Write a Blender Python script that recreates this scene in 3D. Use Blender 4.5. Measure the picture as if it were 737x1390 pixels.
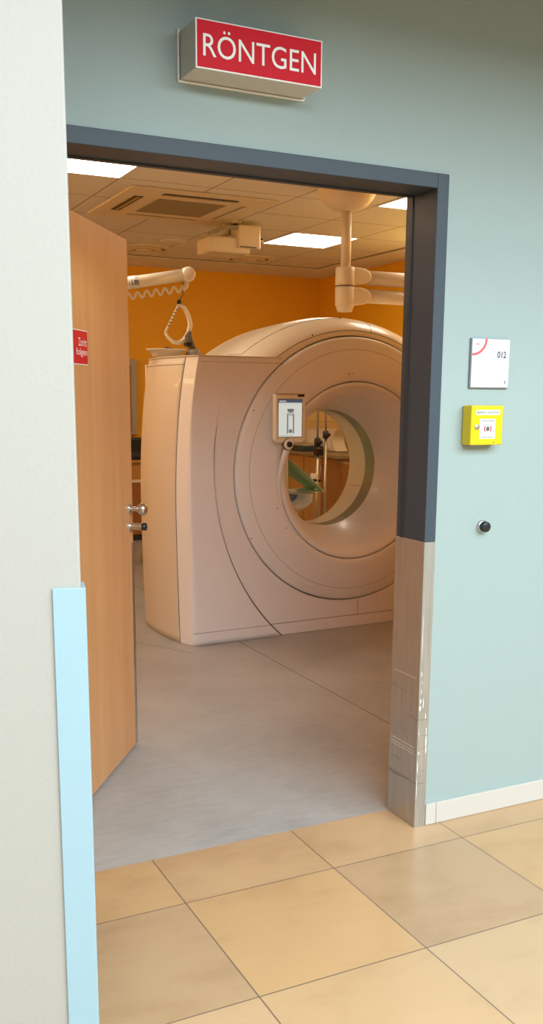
import bpy, bmesh, math, random
from mathutils import Vector, Matrix
random.seed(4)
PI = math.pi
C = bpy.context.scene.collection
SC = bpy.context.scene
for o in list(bpy.data.objects): bpy.data.objects.remove(o)

# ---------------------------------------------------------------- camera
cam_d = bpy.data.cameras.new('camera'); cam = bpy.data.objects.new('camera', cam_d); C.objects.link(cam)
yaw, pitch, roll = 0.460473905, -0.192789492, 0.00657839984
fwd = Vector((math.sin(yaw)*math.cos(pitch), math.cos(yaw)*math.cos(pitch), math.sin(pitch)))
r0 = Vector((math.cos(yaw), -math.sin(yaw), 0)); u0 = r0.cross(fwd)
rt = math.cos(roll)*r0 + math.sin(roll)*u0; up = -math.sin(roll)*r0 + math.cos(roll)*u0
mt = Matrix((rt, up, -fwd)).transposed().to_4x4(); mt.translation = Vector((-1.28855, -2.57593, 1.45444))
cam.matrix_world = mt
cam_d.sensor_fit = 'HORIZONTAL'; cam_d.sensor_width = 36; cam_d.lens = 1307.32*36/737
cam_d.shift_x = (368.5-370.17)/737; cam_d.shift_y = (796.4-695)/737
cam_d.clip_start = .05
SC.camera = cam
# ---------------------------------------------------------------- light and exposure
SC.view_settings.view_transform = 'Standard'; SC.view_settings.look = 'None'
SC.view_settings.gamma = 1; SC.view_settings.use_curve_mapping = False
SC.view_settings.exposure = 0.0
w = bpy.data.worlds.new('world'); SC.world = w; w.use_nodes = True
w.node_tree.nodes['Background'].inputs[0].default_value = (1, .95, .78, 1)
w.node_tree.nodes['Background'].inputs[1].default_value = .35
def area(name, loc, rot, sx, sy, power, col):
    l = bpy.data.lights.new(name, 'AREA'); l.shape = 'RECTANGLE'; l.size = sx; l.size_y = sy; l.energy = power; l.color = col
    o = bpy.data.objects.new(name, l); C.objects.link(o); o.location = loc; o.rotation_euler = rot; return o
SKY_W = 1450
# daylight lamp for an unseen window added behind the viewer
area('added_window_daylight', (1.0, -6.45, 4.85), (PI/2, 0, 0), 9.6, 3.3, SKY_W, (.76, .92, 1))
area('added_skylight_daylight', (1.0, -4.3, 6.75), (0, 0, 0), 8.6, 3.9, 640, (.82, .94, 1))  # overhead lamp added for an unseen skylight, brightens the floor
ROOM_EMIT = 10.0; ROOM_COL = (1, .85, .68); UP_EMIT = 26.0; UP_COL = (1, .70, .22)

# ---------------------------------------------------------------- materials
def node_mat(name):
    m = bpy.data.materials.new(name); m.use_nodes = True
    return m, m.node_tree.nodes, m.node_tree.links, m.node_tree.nodes['Principled BSDF']
def mat(name, col, rough=.5, metal=0, bump=0, scale=40, vary=0, vscale=3, stretch=(1,1,1), coat=0, spec=.5, emit=None, es=0, alpha=1, trans=0):
    m, N, L, b = node_mat(name)
    b.inputs['Base Color'].default_value = (*col, 1); b.inputs['Roughness'].default_value = rough
    b.inputs['Metallic'].default_value = metal; b.inputs['Coat Weight'].default_value = coat
    b.inputs['Specular IOR Level'].default_value = spec; b.inputs['Alpha'].default_value = alpha
    b.inputs['Transmission Weight'].default_value = trans
    if emit: b.inputs['Emission Color'].default_value = (*emit, 1); b.inputs['Emission Strength'].default_value = es
    if bump or vary:
        tc = N.new('ShaderNodeTexCoord'); mp = N.new('ShaderNodeMapping'); mp.inputs['Scale'].default_value = stretch
        L.new(tc.outputs['Object'], mp.inputs[0])
    if vary:
        n = N.new('ShaderNodeTexNoise'); n.inputs['Scale'].default_value = vscale; n.inputs['Detail'].default_value = 5
        L.new(mp.outputs[0], n.inputs['Vector'])
        mx = N.new('ShaderNodeMix'); mx.data_type = 'RGBA'
        mx.inputs[6].default_value = (*[c*(1-vary) for c in col], 1); mx.inputs[7].default_value = (*[min(1, c*(1+vary)) for c in col], 1)
        L.new(n.outputs[0], mx.inputs[0]); L.new(mx.outputs[2], b.inputs['Base Color'])
    if bump:
        n = N.new('ShaderNodeTexNoise'); n.inputs['Scale'].default_value = scale; n.inputs['Detail'].default_value = 4
        L.new(mp.outputs[0], n.inputs['Vector'])
        bp = N.new('ShaderNodeBump'); bp.inputs['Strength'].default_value = bump; bp.inputs['Distance'].default_value = .01
        L.new(n.outputs[0], bp.inputs['Height']); L.new(bp.outputs[0], b.inputs['Normal'])
    return m
def emis(name, col, s):
    m, N, L, b = node_mat(name); b.inputs['Base Color'].default_value = (.04, .04, .04, 1)
    b.inputs['Emission Color'].default_value = (*col, 1); b.inputs['Emission Strength'].default_value = s; return m
def ramp(N, L, src, stops):
    r = N.new('ShaderNodeValToRGB'); e = r.color_ramp.elements
    while len(e) < len(stops): e.new(.5)
    for k, (p, c) in enumerate(stops): e[k].position = p; e[k].color = (*c, 1)
    L.new(src, r.inputs[0]); return r
def mapped(N, L, loc=(0,0,0), sc=(1,1,1)):
    tc = N.new('ShaderNodeTexCoord'); mp = N.new('ShaderNodeMapping'); mp.inputs['Location'].default_value = loc; mp.inputs['Scale'].default_value = sc
    L.new(tc.outputs['Object'], mp.inputs[0]); return mp
def noise(N, L, vec, sc, det=5, rough=.5):
    n = N.new('ShaderNodeTexNoise'); n.inputs['Scale'].default_value = sc; n.inputs['Detail'].default_value = det; n.inputs['Roughness'].default_value = rough
    L.new(vec, n.inputs['Vector']); return n
def grid_mat(name, size, ox, oy, c1, c2, mortar, msize, rough, mottle=.1, msc=3, bump=.3, coat=0):
    m, N, L, b = node_mat(name)
    mp = mapped(N, L, (-ox, -oy, 0))
    br = N.new('ShaderNodeTexBrick'); br.offset = 0; br.squash = 1
    br.inputs['Scale'].default_value = 1; br.inputs['Brick Width'].default_value = size; br.inputs['Row Height'].default_value = size
    br.inputs['Mortar Size'].default_value = msize; br.inputs['Mortar Smooth'].default_value = .1; br.inputs['Bias'].default_value = 0
    br.inputs['Color1'].default_value = (*c1, 1); br.inputs['Color2'].default_value = (*c2, 1); br.inputs['Mortar'].default_value = (*mortar, 1)
    L.new(mp.outputs[0], br.inputs['Vector'])
    n = noise(N, L, mp.outputs[0], msc, 7, .6); r = ramp(N, L, n.outputs[0], [(.3, (1-mottle,)*3), (.7, (1+0*mottle,)*3)])
    mx = N.new('ShaderNodeMix'); mx.data_type = 'RGBA'; mx.blend_type = 'MULTIPLY'; mx.inputs[0].default_value = 1
    L.new(br.outputs['Color'], mx.inputs[6]); L.new(r.outputs[0], mx.inputs[7]); L.new(mx.outputs[2], b.inputs['Base Color'])
    bp = N.new('ShaderNodeBump'); bp.invert = True; bp.inputs['Strength'].default_value = bump; bp.inputs['Distance'].default_value = .004
    L.new(br.outputs['Fac'], bp.inputs['Height']); L.new(bp.outputs[0], b.inputs['Normal'])
    b.inputs['Roughness'].default_value = rough; b.inputs['Coat Weight'].default_value = coat
    return m

MINT = mat('mint_paint', (.322, .385, .372), .55, bump=.12, scale=260)
WHITE_WALL = mat('white_wall_paint', (.36, .335, .305), .6, bump=.05, scale=120)
ORANGE = mat('orange_paint', (.88, .44, .008), .6, bump=.1, scale=200)
CREAM_TILE = grid_mat('cream_wall_tiles', .2, 0, 0, (.80, .66, .36), (.76, .62, .33), (.55, .45, .25), .004, .3)
SLATE = mat('slate_blue_lacquer', (.055, .068, .088), .45, spec=.3, bump=.08, scale=150)
GREY_DARK = mat('dark_grey_rubber', (.03, .03, .032), .5, bump=.1)
BLACK = mat('black_plastic', (.012, .012, .013), .35, bump=.03)
STEEL = mat('satin_steel', (.62, .60, .57), .28, 1, bump=.05, scale=300, vary=.05)
ALU = mat('aluminium_strip', (.55, .54, .52), .35, 1, bump=.03)
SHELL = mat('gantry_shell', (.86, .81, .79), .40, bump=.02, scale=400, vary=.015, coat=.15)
SHELL_SIDE = mat('gantry_shell_warm_lit', (.72, .61, .48), .42, bump=.02, scale=400, vary=.015, coat=.15)  # same shell tinted warmer and darker, room light on the side in the colour
SHELL_LIGHT = mat('gantry_ring_shell', (.88, .79, .64), .32, coat=.25, bump=.01)
SEAM = mat('seam_shadow_gap', (.16, .12, .09), .7, bump=.02)
SEAM_SOFT = mat('soft_groove', (.50, .43, .37), .6, bump=.02)
BAND = mat('scan_window_foil', (.33, .34, .27), .25, .3, bump=.03, vary=.08)
BEIGE = mat('beige_plastic', (.78, .66, .50), .42, bump=.03)
BEIGE_GREY = mat('grey_beige_plastic', (.33, .28, .22), .45, bump=.03)
WHITE = mat('white_plastic', (.86, .84, .80), .35, bump=.02)
RED = mat('red_sign_face', (.62, .008, .022), .5, spec=.2, bump=.01)
LETTER = mat('white_lettering', (.88, .86, .85), .4, bump=.01)
BLUE = mat('pale_blue_guard', (.28, .40, .46), .45, bump=.05, scale=200)
YELLOW = mat('yellow_enamel', (.72, .53, .003), .35, bump=.02)
ORYEL = YELLOW
INK = mat('grey_ink', (.10, .10, .11), .6, bump=.01)
INK_L = mat('pale_grey_ink', (.55, .53, .55), .6, bump=.01)
REDINK = mat('red_ink', (.72, .10, .10), .5, bump=.01)
PAPER = mat('white_paper', (.68, .66, .74), .5, bump=.01)
SKIRT = mat('skirting_tile', (.56, .50, .455), .3, vary=.03)
GREEN = mat('pale_green_drape', (.66, .84, .52), .7, bump=.2, scale=30, vary=.1)
PILLOW = mat('blue_grey_vinyl', (.22, .27, .30), .5, bump=.1)
TEAL = mat('dark_teal_case', (.03, .055, .06), .5, bump=.05)
GREY_STRAP = mat('grey_webbing', (.16, .15, .12), .8, bump=.4, scale=300)
PANEL_GREY = mat('grey_beige_board', (.42, .38, .30), .5, bump=.02)
LAMP = emis('ceiling_panel_light', ROOM_COL, ROOM_EMIT)
GRILLE = mat('return_air_grille', (.34, .27, .16), .7, bump=.6, scale=300)

def wood(name, c1, c2, axis=2, sc=1.0, rough=.4):
    m, N, L, b = node_mat(name)
    s = [28, 28, 28]; s[axis] = .7
    mp = mapped(N, L, (0, 0, 0), [q*sc for q in s])
    n = noise(N, L, mp.outputs[0], 2.2, 8, .65)
    n2 = noise(N, L, mp.outputs[0], .25, 3, .5)
    ad = N.new('ShaderNodeMath'); ad.operation = 'ADD'; L.new(n.outputs[0], ad.inputs[0]); L.new(n2.outputs[0], ad.inputs[1])
    hf = N.new('ShaderNodeMath'); hf.operation = 'MULTIPLY'; hf.inputs[1].default_value = .5; L.new(ad.outputs[0], hf.inputs[0])
    r = ramp(N, L, hf.outputs[0], [(.32, c1), (.66, c2)]); L.new(r.outputs[0], b.inputs['Base Color'])
    b.inputs['Roughness'].default_value = rough
    bp = N.new('ShaderNodeBump'); bp.inputs['Strength'].default_value = .06; bp.inputs['Distance'].default_value = .005
    L.new(n.outputs[0], bp.inputs['Height']); L.new(bp.outputs[0], b.inputs['Normal'])
    return m
BEECH = wood('beech_veneer', (.53, .245, .095), (.66, .345, .155))
CAB_WOOD = wood('cabinet_wood', (.44, .21, .05), (.58, .30, .09))
CAB_WOOD2 = wood('cabinet_wood_dark', (.28, .11, .03), (.38, .16, .045))

def vinyl_mat():
    m, N, L, b = node_mat('grey_vinyl_floor')
    mp = mapped(N, L)
    n1 = noise(N, L, mp.outputs[0], 1.7, 8, .62)
    mp2 = mapped(N, L, (0, 0, 0), (1.2, 5, 1)); n2 = noise(N, L, mp2.outputs[0], 7, 8, .7)
    mx = N.new('ShaderNodeMix'); mx.data_type = 'FLOAT'; mx.inputs[0].default_value = .45
    L.new(n1.outputs[0], mx.inputs[2]); L.new(n2.outputs[0], mx.inputs[3])
    r = ramp(N, L, mx.outputs[0], [(.34, (.28, .268, .255)), (.5, (.365, .35, .335)), (.68, (.45, .43, .415))])
    L.new(r.outputs[0], b.inputs['Base Color'])
    r2 = ramp(N, L, n2.outputs[0], [(.3, (.30,)*3), (.7, (.48,)*3)]); L.new(r2.outputs[0], b.inputs['Roughness'])
    bp = N.new('ShaderNodeBump'); bp.inputs['Strength'].default_value = .05; bp.inputs['Distance'].default_value = .01
    L.new(n2.outputs[0], bp.inputs['Height']); L.new(bp.outputs[0], b.inputs['Normal'])
    return m
VINYL = vinyl_mat()

def tile_mat():
    # half metre sandstone tiles: every tile its own tint, thin dark joint
    m, N, L, b = node_mat('sand_floor_tiles')
    S = .5; mp = mapped(N, L, (.3584, .1408, 0))
    sp = N.new('ShaderNodeSeparateXYZ'); L.new(mp.outputs[0], sp.inputs[0])
    def M(op, a, bb=None):
        n = N.new('ShaderNodeMath'); n.operation = op
        for i, v in enumerate((a, bb)):
            if v is None: continue
            if isinstance(v, (int, float)): n.inputs[i].default_value = v
            else: L.new(v, n.inputs[i])
        return n.outputs[0]
    gx = M('DIVIDE', sp.outputs[0], S); gy = M('DIVIDE', sp.outputs[1], S)
    def edge(g): return M('ABSOLUTE', M('SUBTRACT', M('FRACT', M('ADD', g, 50.5)), .5))
    e = M('MINIMUM', edge(gx), edge(gy)); line = M('LESS_THAN', e, .0020/S)
    cb = N.new('ShaderNodeCombineXYZ'); L.new(M('FLOOR', gx), cb.inputs[0]); L.new(M('FLOOR', gy), cb.inputs[1])
    wn = N.new('ShaderNodeTexWhiteNoise'); wn.noise_dimensions = '3D'; L.new(cb.outputs[0], wn.inputs['Vector'])
    r = ramp(N, L, wn.outputs['Value'], [(0, (.47, .305, .18)), (.25, (.56, .34, .165)), (.5, (.56, .375, .225)), (.75, (.53, .30, .135)), (1, (.55, .395, .25))])
    # shift the cloud pattern tile by tile
    va = N.new('ShaderNodeVectorMath'); va.operation = 'ADD'; L.new(mp.outputs[0], va.inputs[0]); L.new(wn.outputs['Color'], va.inputs[1])
    sc2 = N.new('ShaderNodeVectorMath'); sc2.operation = 'MULTIPLY'; sc2.inputs[1].default_value = (1, 1.8, 1); L.new(va.outputs[0], sc2.inputs[0])
    n = noise(N, L, sc2.outputs[0], 2.3, 7, .6)
    r2 = ramp(N, L, n.outputs[0], [(.30, (.80, .77, .73)), (.5, (.95, .95, .95)), (.72, (1.0, 1.0, 1.0))])
    mx = N.new('ShaderNodeMix'); mx.data_type = 'RGBA'; mx.blend_type = 'MULTIPLY'; mx.inputs[0].default_value = 1
    L.new(r.outputs[0], mx.inputs[6]); L.new(r2.outputs[0], mx.inputs[7])
    m2 = N.new('ShaderNodeMix'); m2.data_type = 'RGBA'; L.new(line, m2.inputs[0]); L.new(mx.outputs[2], m2.inputs[6]); m2.inputs[7].default_value = (.17, .12, .085, 1)
    L.new(m2.outputs[2], b.inputs['Base Color'])
    b.inputs['Roughness'].default_value = .30
    bp = N.new('ShaderNodeBump'); bp.invert = True; bp.inputs['Strength'].default_value = .5; bp.inputs['Distance'].default_value = .002
    L.new(line, bp.inputs['Height']); L.new(bp.outputs[0], b.inputs['Normal'])
    return m
TILE = tile_mat()

def clad_mat():
    # brushed stainless cladding with dark rub marks and chipped white paint
    m, N, L, b = node_mat('scuffed_stainless_cladding')
    mp = mapped(N, L, (0, 0, 0), (60, 60, 2)); n = noise(N, L, mp.outputs[0], 3, 4, .6)
    r = ramp(N, L, n.outputs[0], [(.3, (.44, .41, .385)), (.7, (.56, .53, .50))])
    mp2 = mapped(N, L, (0, 0, 0), (3, 2.5, 34)); n2 = noise(N, L, mp2.outputs[0], 1.6, 4, .6)
    r2 = ramp(N, L, n2.outputs[0], [(.60, (0, 0, 0)), (.68, (1, 1, 1))])
    tc = N.new('ShaderNodeTexCoord'); sp = N.new('ShaderNodeSeparateXYZ'); L.new(tc.outputs['Object'], sp.inputs[0])
    band = ramp(N, L, sp.outputs[2], [(.08, (0, 0, 0)), (.16, (1, 1, 1)), (.50, (.8, .8, .8)), (.62, (0, 0, 0))])
    mul = N.new('ShaderNodeMath'); mul.operation = 'MULTIPLY'; L.new(r2.outputs[0], mul.inputs[0]); L.new(band.outputs[0], mul.inputs[1])
    mx = N.new('ShaderNodeMix'); mx.data_type = 'RGBA'; L.new(mul.outputs[0], mx.inputs[0]); L.new(r.outputs[0], mx.inputs[6]); mx.inputs[7].default_value = (.36, .32, .295, 1)
    L.new(mx.outputs[2], b.inputs['Base Color'])
    b.inputs['Metallic'].default_value = .8; b.inputs['Roughness'].default_value = .42
    bp = N.new('ShaderNodeBump'); bp.inputs['Strength'].default_value = .05; bp.inputs['Distance'].default_value = .003
    L.new(n.outputs[0], bp.inputs['Height']); L.new(bp.outputs[0], b.inputs['Normal'])
    return m
CLAD = clad_mat()
CHIP = mat('chipped_white_paint', (.85, .85, .84), .6, bump=.1)
CEIL = grid_mat('mineral_ceiling_tiles', .625, .68, 3.565, (.80, .74, .66), (.78, .72, .64), (.36, .30, .24), .006, .85, mottle=.04, msc=60, bump=.6)
CEIL_PLAIN = mat('ceiling_plaster', (.80, .74, .66), .85, bump=.05)
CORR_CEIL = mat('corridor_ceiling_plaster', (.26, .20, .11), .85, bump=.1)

# ---------------------------------------------------------------- mesh helpers
class MB:
    def __init__(s): s.bm = bmesh.new(); s.mats = []; s.cur = 0
    def use(s, m):
        if m not in s.mats: s.mats.append(m)
        s.cur = s.mats.index(m); return s
    def face(s, vs):
        try: f = s.bm.faces.new(vs)
        except ValueError: return None
        f.material_index = s.cur; return f
    def v(s, p): return s.bm.verts.new(p)
    def box(s, x0, x1, y0, y1, z0, z1, bev=0, seg=2, M=None):
        t = bmesh.new(); r = bmesh.ops.create_cube(t, size=1)
        for v in t.verts: v.co = Vector(((x0+x1)/2+v.co.x*(x1-x0), (y0+y1)/2+v.co.y*(y1-y0), (z0+z1)/2+v.co.z*(z1-z0)))
        if bev: bmesh.ops.bevel(t, geom=list(t.edges), offset=bev, segments=seg, affect='EDGES', profile=.5)
        s.join(t, M); return s
    def join(s, t, M=None):
        mp = {}
        for v in t.verts: mp[v] = s.bm.verts.new(M @ v.co if M else v.co)
        for f in t.faces:
            g = s.face([mp[v] for v in f.verts])
            if g: g.smooth = f.smooth
        t.free()
    def tube(s, pts, r, n=12, cap=True, close=False):
        pts = [Vector(p) for p in pts]; k = len(pts); rings = []
        rr = r if isinstance(r, (list, tuple)) else [r]*k
        prev = None
        for i, p in enumerate(pts):
            a = pts[(i-1) % k] if (i or close) else p; b_ = pts[(i+1) % k] if (i < k-1 or close) else p
            d = (b_-a).normalized()
            if prev is None:
                q = Vector((0, 0, 1)) if abs(d.z) < .9 else Vector((1, 0, 0)); prev = d.cross(q).normalized()
            e = (prev-d*prev.dot(d)).normalized(); prev = e; f = d.cross(e)
            rings.append([s.v(p+rr[i]*(math.cos(2*PI*j/n)*e+math.sin(2*PI*j/n)*f)) for j in range(n)])
        for i in range(k if close else k-1):
            A, B = rings[i], rings[(i+1) % k]
            for j in range(n):
                f = s.face([A[j], A[(j+1) % n], B[(j+1) % n], B[j]])
                if f: f.smooth = True
        if cap and not close: s.face(rings[0][::-1]); s.face(rings[-1])
        return s
    def lathe(s, prof, center=(0,0,0), axis='Z', n=48, a0=0, a1=2*PI, smooth=True, close=False):
        # prof: (radius, height along axis)
        full = abs(a1-a0-2*PI) < 1e-6; m = n if full else n+1; rings = []
        for (r, h) in prof:
            ring = []
            for j in range(m):
                t = a0+(a1-a0)*j/n; c, q = r*math.cos(t), r*math.sin(t)
                p = (c, q, h) if axis == 'Z' else ((c, h, q) if axis == 'Y' else (h, c, q))
                ring.append(s.v(Vector(center)+Vector(p)))
            rings.append(ring)
        prs = list(zip(rings, rings[1:]))
        if close: prs.append((rings[-1], rings[0]))
        for A, B in prs:
            for j in range(n):
                f = s.face([A[j], A[(j+1) % m], B[(j+1) % m], B[j]])
                if f: f.smooth = smooth
        return s
    def disc(s, center, r, axis='Y', n=24, sign=1):
        vs = []
        for j in range(n):
            t = sign*2*PI*j/n; c, q = r*math.cos(t), r*math.sin(t)
            p = (c, q, 0) if axis == 'Z' else ((c, 0, q) if axis == 'Y' else (0, c, q)); vs.append(s.v(Vector(center)+Vector(p)))
        s.face(vs); return s
    def prism(s, poly, h0, h1, axis='Y', bev=0):
        # poly: 2D points; axis Y -> (x,z) extruded along y; Z -> (x,y); X -> (y,z)
        t = bmesh.new()
        P = {'Y': lambda a, b, h: (a, h, b), 'Z': lambda a, b, h: (a, b, h), 'X': lambda a, b, h: (h, a, b)}[axis]
        A = [t.verts.new(P(a, b, h0)) for a, b in poly]; B = [t.verts.new(P(a, b, h1)) for a, b in poly]
        t.faces.new(A); t.faces.new(B[::-1]); n = len(poly)
        for i in range(n): t.faces.new([A[i], B[i], B[(i+1) % n], A[(i+1) % n]])
        bmesh.ops.recalc_face_normals(t, faces=list(t.faces))
        if bev: bmesh.ops.bevel(t, geom=list(t.edges), offset=bev, segments=2, affect='EDGES', profile=.5)
        s.join(t); return s
    def quad(s, a, b, c, d): s.face([s.v(p) for p in (a, b, c, d)]); return s
    def grid(s, fn, nu, nv, smooth=True):
        g = [[s.v(fn(i/nu, j/nv)) for j in range(nv+1)] for i in range(nu+1)]
        for i in range(nu):
            for j in range(nv):
                f = s.face([g[i][j], g[i+1][j], g[i+1][j+1], g[i][j+1]])
                if f: f.smooth = smooth
        return s
    def build(s, name, parent=None, mats=None, bevel=0, sub=0, recalc=True, smooth=False, solid=0):
        if recalc: bmesh.ops.recalc_face_normals(s.bm, faces=list(s.bm.faces))
        me = bpy.data.meshes.new(name); s.bm.to_mesh(me); s.bm.free()
        for m in s.mats: me.materials.append(m)
        if smooth:
            for p in me.polygons: p.use_smooth = True
        o = bpy.data.objects.new(name, me); C.objects.link(o)
        if parent: o.parent = parent
        if solid:
            md = o.modifiers.new('solid', 'SOLIDIFY'); md.thickness = solid; md.offset = -1
        if bevel:
            md = o.modifiers.new('bevel', 'BEVEL'); md.width = bevel; md.segments = 3; md.limit_method = 'ANGLE'; md.angle_limit = math.radians(50); md.harden_normals = False
        if sub: md = o.modifiers.new('sub', 'SUBSURF'); md.levels = sub; md.render_levels = sub
        return o
def mb(m): return MB().use(m)
def thing(name, label, cat, loc=(0,0,0), rz=0, group=None):
    o = bpy.data.objects.new(name, None); C.objects.link(o); o.location = loc; o.rotation_euler = (0, 0, rz); o.empty_display_size = .1
    return tag(o, label, cat, group)
def tag(o, label, cat, group=None):
    o['label'] = label; o['category'] = cat
    if group: o['group'] = group
    return o
def struct(o): o['kind'] = 'structure'; return o
def text_into(M, s, x0, z_base, width, cap, y, material, extrude=.0006, mirror=False, frame=None, bold=0):
    """lettering in the XZ plane facing -Y, left edge x0, baseline z_base, scaled to width and cap height"""
    def mk(st):
        cu = bpy.data.curves.new('t', 'FONT'); cu.body = st; cu.resolution_u = 4; cu.offset = bold; ob = bpy.data.objects.new('t', cu); C.objects.link(ob)
        dg = bpy.context.evaluated_depsgraph_get(); me = bpy.data.meshes.new_from_object(ob.evaluated_get(dg)); bpy.data.objects.remove(ob); bpy.data.curves.remove(cu); return me
    me = mk(s); capm = mk('N'); ch = max(v.co.y for v in capm.vertices); bpy.data.meshes.remove(capm)
    xs = [v.co.x for v in me.vertices]; mn, mx = min(xs), max(xs); sx = width/(mx-mn); sz = cap/ch
    M.use(material); vs = []
    for v in me.vertices:
        p = Vector((x0+(v.co.x-mn)*sx, y, z_base+v.co.y*sz)); vs.append(M.v(frame @ p if frame else p))
    for p in me.polygons: M.face([vs[i] for i in p.vertices])
    bpy.data.meshes.remove(me)

# ================================================================ STRUCTURE
XI, XO, B, HI, HT, HM, HS = .5388, .5817, .158, 2.0879, 2.1308, .9972, .0769
XL = -.790; XLO = XL-.0429
RX0, RX1, RY1, RH = -2.6, 4.22, 7.37, 2.80
# corridor floor, room floor
m = mb(TILE).box(-4, 5.2, -6.6, .0, -.1, 0); m.box(XL, XI, 0, B, -.1, 0); struct(m.build('floor'))
m = mb(VINYL).box(RX0, RX1, B, RY1, -.1, 0); fl = struct(m.build('floor'))
m = mb(mat('floor_weld_seam', (.15, .125, .11), .6, bump=.02)); m.box(1.058, 1.062, .2, 6.5, 0, .0008)
m.tube([(.33, 3.15, -.001), (.474, 2.888, -.001), (.62, 2.63, -.001), (.704, 2.477, -.001)], .0022, 6); m.build('weld_seam', fl)
# door wall: mint towards the corridor, orange towards the room
def wall_box(M, x0, x1, z0, z1):
    M.use(MINT).quad((x0, 0, z0), (x1, 0, z0), (x1, 0, z1), (x0, 0, z1))
    M.use(ORANGE).quad((x0, B, z0), (x0, B, z1), (x1, B, z1), (x1, B, z0))
    for q in (((x0,0,z1),(x1,0,z1),(x1,B,z1),(x0,B,z1)), ((x0,0,z0),(x0,B,z0),(x1,B,z0),(x1,0,z0)), ((x0,0,z0),(x0,0,z1),(x0,B,z1),(x0,B,z0)), ((x1,0,z0),(x1,B,z0),(x1,B,z1),(x1,0,z1))):
        M.quad(*q)
m = MB(); wall_box(m, -4, XLO+.01, 0, 3.3); wall_box(m, XO-.01, 5.2, 0, 3.3); wall_box(m, XLO+.01, XO-.01, HT-.01, 3.3)
struct(m.build('wall_front'))
# room walls
struct(mb(ORANGE).box(RX0, RX1+.15, RY1, RY1+.15, 0, RH).build('wall_back'))
struct(mb(ORANGE).box(RX1, RX1+.15, B, RY1, 0, RH).build('wall_right'))
struct(mb(ORANGE).box(RX0-.15, RX0, B, RY1+.15, 0, RH).build('wall_left'))
struct(mb(CEIL).quad((RX0, B, RH), (RX0, 6.69, RH), (3.805, 6.69, RH), (3.805, B, RH)).build('ceiling', recalc=False, solid=0))
m = mb(CEIL_PLAIN); m.box(RX0, RX1, 6.70, RY1, RH-.012, RH+.1); m.box(3.815, RX1, B, 6.70, RH-.012, RH+.1); m.box(RX0, 3.815, B, 6.70, RH+.02, RH+.1)
m.use(SEAM).box(RX0, 3.80, 6.688, 6.70, RH-.004, RH+.02).box(3.803, 3.815, B, 6.70, RH-.004, RH+.02); struct(m.build('ceiling'))
# tiled wall zones (cream splashback on the two far walls)
def wall_tile_mat():
    m, N, L, b = node_mat('cream_splashback_tiles')
    tc = N.new('ShaderNodeTexCoord'); sp = N.new('ShaderNodeSeparateXYZ'); L.new(tc.outputs['Object'], sp.inputs[0])
    ad = N.new('ShaderNodeMath'); ad.operation = 'ADD'; L.new(sp.outputs[0], ad.inputs[0]); L.new(sp.outputs[1], ad.inputs[1])
    cb = N.new('ShaderNodeCombineXYZ'); L.new(ad.outputs[0], cb.inputs[0]); L.new(sp.outputs[2], cb.inputs[1])
    br = N.new('ShaderNodeTexBrick'); br.offset = 0; br.inputs['Scale'].default_value = 1; br.inputs['Brick Width'].default_value = .3; br.inputs['Row Height'].default_value = .3
    br.inputs['Mortar Size'].default_value = .004; br.inputs['Color1'].default_value = (.86, .66, .30, 1); br.inputs['Color2'].default_value = (.84, .64, .28, 1); br.inputs['Mortar'].default_value = (.6, .42, .16, 1)
    L.new(cb.outputs[0], br.inputs['Vector']); L.new(br.outputs['Color'], b.inputs['Base Color']); b.inputs['Roughness'].default_value = .35; return m
WT = wall_tile_mat()
struct(mb(WT).box(2.3, RX1-.012, RY1-.012, RY1, 0, 1.5).build('trim_2')); struct(mb(WT).box(RX1-.012, RX1, 3.5, RY1, 0, 1.5).build('trim_3'))
# corridor: low ceiling shaped to shade the upper wall; glazed hall added for light
struct(mb(CORR_CEIL).box(-4, 5.2, -1.62, 0, 2.71, 3.2).build('ceiling'))
struct(mb(MINT).box(5.2, 5.35, -6.6, 0, 0, 6.9).build('wall_east')); struct(mb(WHITE_WALL).box(-4.15, -4, -6.6, 0, 0, 6.9).build('wall_west'))
struct(mb(CORR_CEIL).box(-4, 5.2, -6.6, -1.62, 6.9, 7.0).build('ceiling')); struct(mb(WHITE_WALL).box(-4, 5.2, -1.64, -1.52, 3.2, 6.9).build('wall_upper'))
struct(mb(MINT).box(-4, 5.2, -6.6, -6.5, 0, 3.2).build('wall_rear'))
m = mb(WHITE)
for k in range(7): m.box(-3.98+k*1.52, -3.93+k*1.52, -6.40, -6.30, 3.2, 6.9)
for z in (3.2, 4.85, 6.45): m.box(-4, 5.2, -6.40, -6.30, z, z+.06)
struct(m.build('added_window_1'))  # unseen glazing added in front of the daylight lamp
# white wall stub on the left with its pale blue corner guard
ws = bpy.data.objects.new('wall_stub', None)
a = math.radians(-12); Rw = Matrix.Translation((-.851, -.9345, 0)) @ Matrix.Rotation(a, 4, 'Z')
m = mb(WHITE_WALL).box(-1.9, 0, 0, .30, 0, 3.3, .004, 2, Rw); stub = struct(m.build('wall_side'))
m = mb(BLUE); 
m.prism([(-.050, -.0055), (.0055, -.0055), (.0075, -.003), (.0075, .055), (0, .055), (0, 0), (-.050, 0)], 0, 1.126, 'Z'); 
for v in m.bm.verts: v.co = Rw @ v.co
struct(m.build('trim_4', bevel=.0012))
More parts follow.
